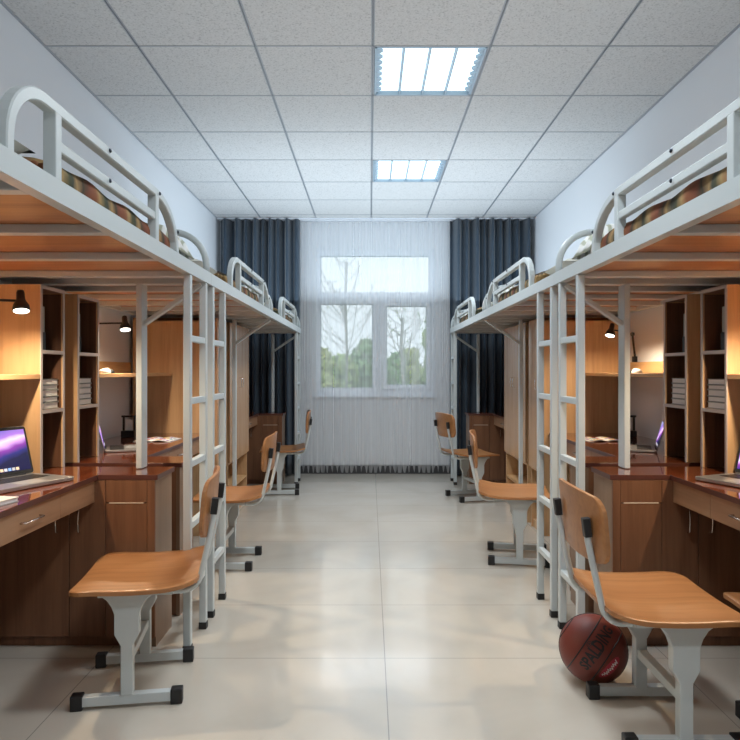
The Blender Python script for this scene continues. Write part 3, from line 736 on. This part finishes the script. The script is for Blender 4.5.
mouse(-1.555, 2.42, radians(60), 'small dark mouse at the left picture edge on the nearest left wall shelf')
mouse(1.60, 4.05, radians(100), 'small dark mouse on the wall shelf over the middle right desk')
def organiser(s):
    t = thing('desk_organiser', f'black upright organiser with tray at the back of the middle {side_word[s]} desk', 'organiser', (s*1.70, 4.42, TOP), 0)
    MB().box(-.045, .045, -.035, .035, 0, .045).build('tray', M['black'], t, bevel=.004)
    for sg in (-1, 1): MB().box(sg*.037-.006, sg*.037+.006, -.006, .006, .045, .135).build('upright', M['black'], t)
    MB().box(-.05, .05, -.012, .012, .135, .148).build('top_bar', M['black'], t, bevel=.003)
    MB().box(-.025, .025, -.003, .003, .046, .12).build('white_card', M['paper'], t)
for s in (-1, 1): organiser(s)

# ------------------------------------------------------------------ desk lamps (clamped to the shelf upstand)
def lamp(base, joint, head, lab, tilt=(0, 0), e=SPOT_E):
    t = thing('clamp_lamp', lab, 'lamp', base, 0, 'black clamp lamps on the wall shelves')
    B = Vector(base); J = Vector(joint)-B; Hd = Vector(head)-B
    MB().box(-.016, .016, -.014, .014, 0.0, .04).build('clamp', M['black'], t, bevel=.003)
    MB().tube([(0, 0, .035), J], .007, 8).build('lower_arm', M['black'], t)
    MB().lathe([(0, -.014), (.012, -.011), (.015, 0), (.012, .011), (0, .014)], Matrix.Translation(J), 12).build('joint', M['black'], t)
    d = (Hd-J); q = Vector((Hd.x, Hd.y, Hd.z))
    MB().tube([J, J+d*.5+Vector((0,0,.004)), q], .005, 8).build('upper_arm', M['black'], t)
    R = Matrix.Translation(Hd) @ Matrix.Rotation(tilt[0], 4, 'X') @ Matrix.Rotation(tilt[1], 4, 'Y') @ Matrix.Diagonal((.82, .82, .95, 1))
    sh = MB().lathe([(.0, .045), (.015, .044), (.018, .035), (.019, .01), (.022, 0), (.034, -.018), (.037, -.032), (.037, -.044), (.034, -.044), (.033, -.03), (.02, -.005), (0, -.002)], R, 24).build('lamp_shade', M['black'], t)
    MB().lathe([(0, -.039), (.0335, -.039), (.0335, -.0445), (0, -.0445)], R, 24).build('bulb', M['bulb'], sh)
    l = bpy.data.lights.new('lamp_light', 'SPOT'); l.energy = e; l.color = (1, .80, .55); l.shadow_soft_size = .015; l.spot_size = radians(176); l.spot_blend = .55
    lo = bpy.data.objects.new('lamp_light', l); C.objects.link(lo); lo.parent = t; lo.location = Hd+Vector((0, 0, -.054))+(R @ Vector((0, 0, 0))-Hd)
lamp((-1.805+.0, 2.25, 1.263), (-1.70, 2.30, 1.455), (-1.405, 2.50, 1.47), 'black clamp lamp lit above the nearest left desk', (radians(-14), radians(-10)))
lamp((1.805, 2.25, 1.263), (1.70, 2.28, 1.455), (1.46, 2.44, 1.47), 'black clamp lamp lit above the nearest right desk', (radians(6), radians(8)))
lamp((-1.805, 3.50, 1.263), (-1.72, 3.50, 1.445), (-1.465, 3.72, 1.475), 'black clamp lamp lit above the middle left desk', (radians(-16), radians(-10)))
lamp((1.805, 4.57, 1.263), (1.76, 4.50, 1.455), (1.49, 4.17, 1.465), 'black clamp lamp lit above the middle right desk', (radians(-14), radians(16)), 19)

# ------------------------------------------------------------------ chairs
def rrect(u, v, W, Hh, r):
    """square grid -> rounded rectangle"""
    # non-uniform v
    vv = (2*v-1)
    y = Hh*sin(vv*pi/2)**1 if 0 else Hh*(1.5*vv-.5*vv**3)
    d = max(0, abs(y)-(Hh-r)); hw = W-r+sqrt(max(0, r*r-d*d))
    return hw*(2*u-1), y
def make_chair(label, back=True):
    t = thing('school_chair' if back else 'stool', label, 'chair' if back else 'stool')
    # seat: local x -.25...+.19, y +-.245
    def fs(u, v):
        a, b_ = rrect(u, v, .252, .22, .055)   # a across(y), b along x
        x = b_-.03; y = a
        z = .436 + .010*(y/.245)**2 - .012*sin((x+.25)/.44*pi)
        if x < -.12: z += 1.1*(x+.12)**2
        if x > .08: z -= 1.0*(x-.08)**2
        return (x, y, z)
    MB().shell(20, 20, fs, lambda p: (0, 0, -.014)).build('seat', M['chair'], t)
    yy = .17
    for sg in (-1, 1):
        half = [(.021, .045), (.021, .222), (.043, .262), (.043, .335), (.052, .36), (.068, .385), (.088, .40), (.088, .410)]
        poly = half + [(-x, z) for x, z in half[::-1]]
        lg = MB().prism(poly, 'y', sg*yy-.018, sg*yy+.018).build('pedestal_leg', M['paint'], t, bevel=.003)
        ft = MB().box(-.165, .165, sg*yy-.016, sg*yy+.016, .012, .047).build('foot_bar', M['paint'], t, bevel=.003)
        for e in (-1, 1): MB().box(e*.15, e*.192, sg*yy-.019, sg*yy+.019, 0, .054).build('foot_cap', M['black'], ft, bevel=.004)
        MB().box(-.16, .10, sg*yy-.014, sg*yy+.014, .395, .411).build('seat_bearer', M['paint'], t, bevel=.002)
    MB().box(-.016, .016, -yy+.019, yy-.019, .155, .185).build('stretcher', M['paint'], t, bevel=.003)
    if back:
        for sg in (-1, 1):
            y = sg*.158
            pts = [(.02, y, .402), (-.15, y, .400)] + [(-.19-.065*sin(radians(a)), y, .465-.065*cos(radians(a))) for a in range(0, 76, 15)] + [(-.278, y, .56), (-.299, y, .66), (-.307, y, .73)]
            tb = MB().tube(pts, .0105, 10, up=(0, 1, 0)).build('back_support', M['paint'], t)
            MB().rtube([(-.300, y, .676), (-.307, y, .734)], .027, .024, up=(0, 1, 0)).build('rubber_sleeve', M['black'], tb)
        def fb(u, v):
            a, b_ = rrect(u, v, .232, .100, .05)
            z = .70+b_
            x = -.3005 - .09*(z-.70) + .55*a*a
            return (x, a, z+.012*(1-(a/.235)**2)*(b_/.105))
        MB().shell(20, 12, fb, lambda p: (.012, 0, 0)).build('backrest', M['chair'], t)
    return t
ch = make_chair('wooden chair with white pedestal legs in the left foreground at the nearest left desk')
place(ch, -.955, 2.495, 0, radians(188.8))
CG = 'plywood chairs with white T-foot frames'; ch['group'] = CG
spots = [(-.96, 4.07, 180, 'wooden chair at the middle left desk behind the ladders'),
         (-.955, 6.44, 186, 'small looking wooden chair at the farthest left desk by the dark curtain'),
         (.93, 2.215, 0, 'large wooden chair in the right foreground behind the basketball'),
         (.89, 4.165, -9.7, 'wooden chair at the middle right desk seen edge-on'),
         (.90, 6.13, 15, 'small looking wooden chair at the farthest right desk turned toward the window')]
for x, y, a, lb in spots:
    c = copy_tree(ch); place(c, x, y, 0, radians(a)); c['label'] = lb
st = make_chair('wooden seat tucked against the right foreground chair, cut by the right picture edge', False)
st['group'] = 'extra seat'; del st['group']
place(st, 1.40, 2.07, 0, radians(90))

# ------------------------------------------------------------------ basketball
BR = .126; bc_ = Vector((CX+(593-370)/649*2.516, 2.516, BR))
ball = thing('basketball', 'dark red-brown basketball on the floor by the right foreground chair', 'basketball', (bc_.x, bc_.y, 0), 0)
m = mat('ball_leather', (.17, .028, .017), .5); P = m.node_tree.nodes['Principled BSDF']
vo = nd(m, 'ShaderNodeTexVoronoi'); vo.inputs['Scale'].default_value = 260; tc = nd(m, 'ShaderNodeTexCoord'); ln(m, tc.outputs['Object'], vo.inputs['Vector']); bump(m, vo.outputs[0], .35, .001)
bmx = bmesh.new(); bmesh.ops.create_uvsphere(bmx, u_segments=64, v_segments=40, radius=BR); me = bpy.data.meshes.new('ball_skin'); 
for f_ in bmx.faces: f_.smooth = True
bmx.to_mesh(me); bmx.free(); me.materials.append(m); bo = bpy.data.objects.new('ball_skin', me); C.objects.link(bo); bo.parent = ball; bo.location = (0, 0, BR)
# frame facing the camera: V view axis, T text direction, U = text up
V = (Vector((CX, 0, 1.2))-bc_).normalized()
Rt = Vector((0, 0, 1)).cross(V).normalized(); Up = V.cross(Rt)
def scr(px, py):  # picture offset in ball radii -> sphere direction
    z = sqrt(max(0, 1-px*px-py*py)); return (Rt*px+Up*py+V*z).normalized()
ctr = scr(.10, .06)
ang = radians(58)
Tq = (Rt*cos(ang)+Up*sin(ang)); Tq = (Tq-ctr*Tq.dot(ctr)).normalized(); Uq = ctr.cross(Tq).normalized()
def onball(a, b_, r_):  # a along text, b across, as angles
    v = ctr*cos(b_)+Uq*sin(b_); return (v*cos(a)+Tq*sin(a))*r_ 
def bpart(name, mb, mt, lab=None):
    o = mb.build(name, mt, ball, loc=(0, 0, BR), fix=True)
    if lab: o['label'] = lab
    return o
seam = MB()
for off in (.30, -.42):   # curved seams on both sides of the word
    pts = []
    for i in range(61):
        a = -pi+2*pi*i/60
        v = Uq*sin(off)+(ctr*cos(a)+Tq*sin(a))*cos(off); pts.append(v.normalized()*BR)
    seam.tube(pts, .0026, 6, caps=False)
pts = [((Uq*cos(a)+(ctr*cos(1.35)+Tq*sin(1.35))*sin(a))).normalized()*BR for a in [2*pi*i/60 for i in range(61)]]; seam.tube(pts, .0026, 6, caps=False)
pts = []
for i in range(61):
    a = 2*pi*i/60; v = Uq*.93+(ctr*cos(a)+Tq*sin(a))*.37; pts.append(v.normalized()*BR)
seam.tube(pts, .0026, 6, caps=False)
bpart('seam', seam, M['black'])
def textmesh(s_, size):
    cu = bpy.data.curves.new('txt', 'FONT'); cu.body = s_; cu.size = size; cu.align_x = 'CENTER'; cu.align_y = 'CENTER'; cu.resolution_u = 2; cu.offset = size*.03
    o = bpy.data.objects.new('txt', cu); C.objects.link(o); dg = bpy.context.evaluated_depsgraph_get(); me_ = bpy.data.meshes.new_from_object(o.evaluated_get(dg))
    b_ = bmesh.new(); b_.from_mesh(me_); bmesh.ops.triangulate(b_, faces=b_.faces[:])
    bmesh.ops.subdivide_edges(b_, edges=[e for e in b_.edges if e.calc_length() > size*.12], cuts=2); bmesh.ops.triangulate(b_, faces=b_.faces[:])
    vs = [v.co.copy() for v in b_.verts]; b_.verts.index_update(); fs = [[v.index for v in f.verts] for f in b_.faces]; b_.free()
    bpy.data.objects.remove(o); bpy.data.curves.remove(cu); bpy.data.meshes.remove(me_)
    return vs, fs
vs, fs = textmesh('SPALDING', .042)
xm = max(abs(v.x) for v in vs); k_ = .78/xm
bpart('printed_word', MB().add([onball(v.x*k_, v.y/BR*1.6-.05, BR+.0006) for v in vs], fs), M['black'], 'black printed lettering')
# emblem ring above the word
em = MB()
def on2(a, b_, r_=BR+.0006): return onball(a, b_, r_)
ring_pts = [on2(-.08+.085*cos(q_), .195+.06*sin(q_)) for q_ in [2*pi*i/20 for i in range(21)]]; em.tube(ring_pts, .0012, 5, caps=False)
em.tube([on2(-.08, .165), on2(-.08, .225)], .0015, 5); em.tube([on2(-.12, .195), on2(-.04, .195)], .0012, 5)
bpart('emblem', em, M['black'])
# red patch with white script
pt = MB(); n_ = 24
def patch(u, v): a = 2*pi*u; return onball(-.25+.42*v*cos(a), -.72+.17*v*sin(a), BR+.0005)
pt.grid(n_, 5, patch); bpart('red_patch', pt, mat('red_print', (.42, .03, .05), .5))
wp = MB(); pts = [onball(-.55+.6*i/50, -.72+.055*sin(i*1.05)+.02*sin(i*.4), BR+.0011) for i in range(51)]; wp.tube(pts, .0016, 5); bpart('white_script', wp, M['paper'])
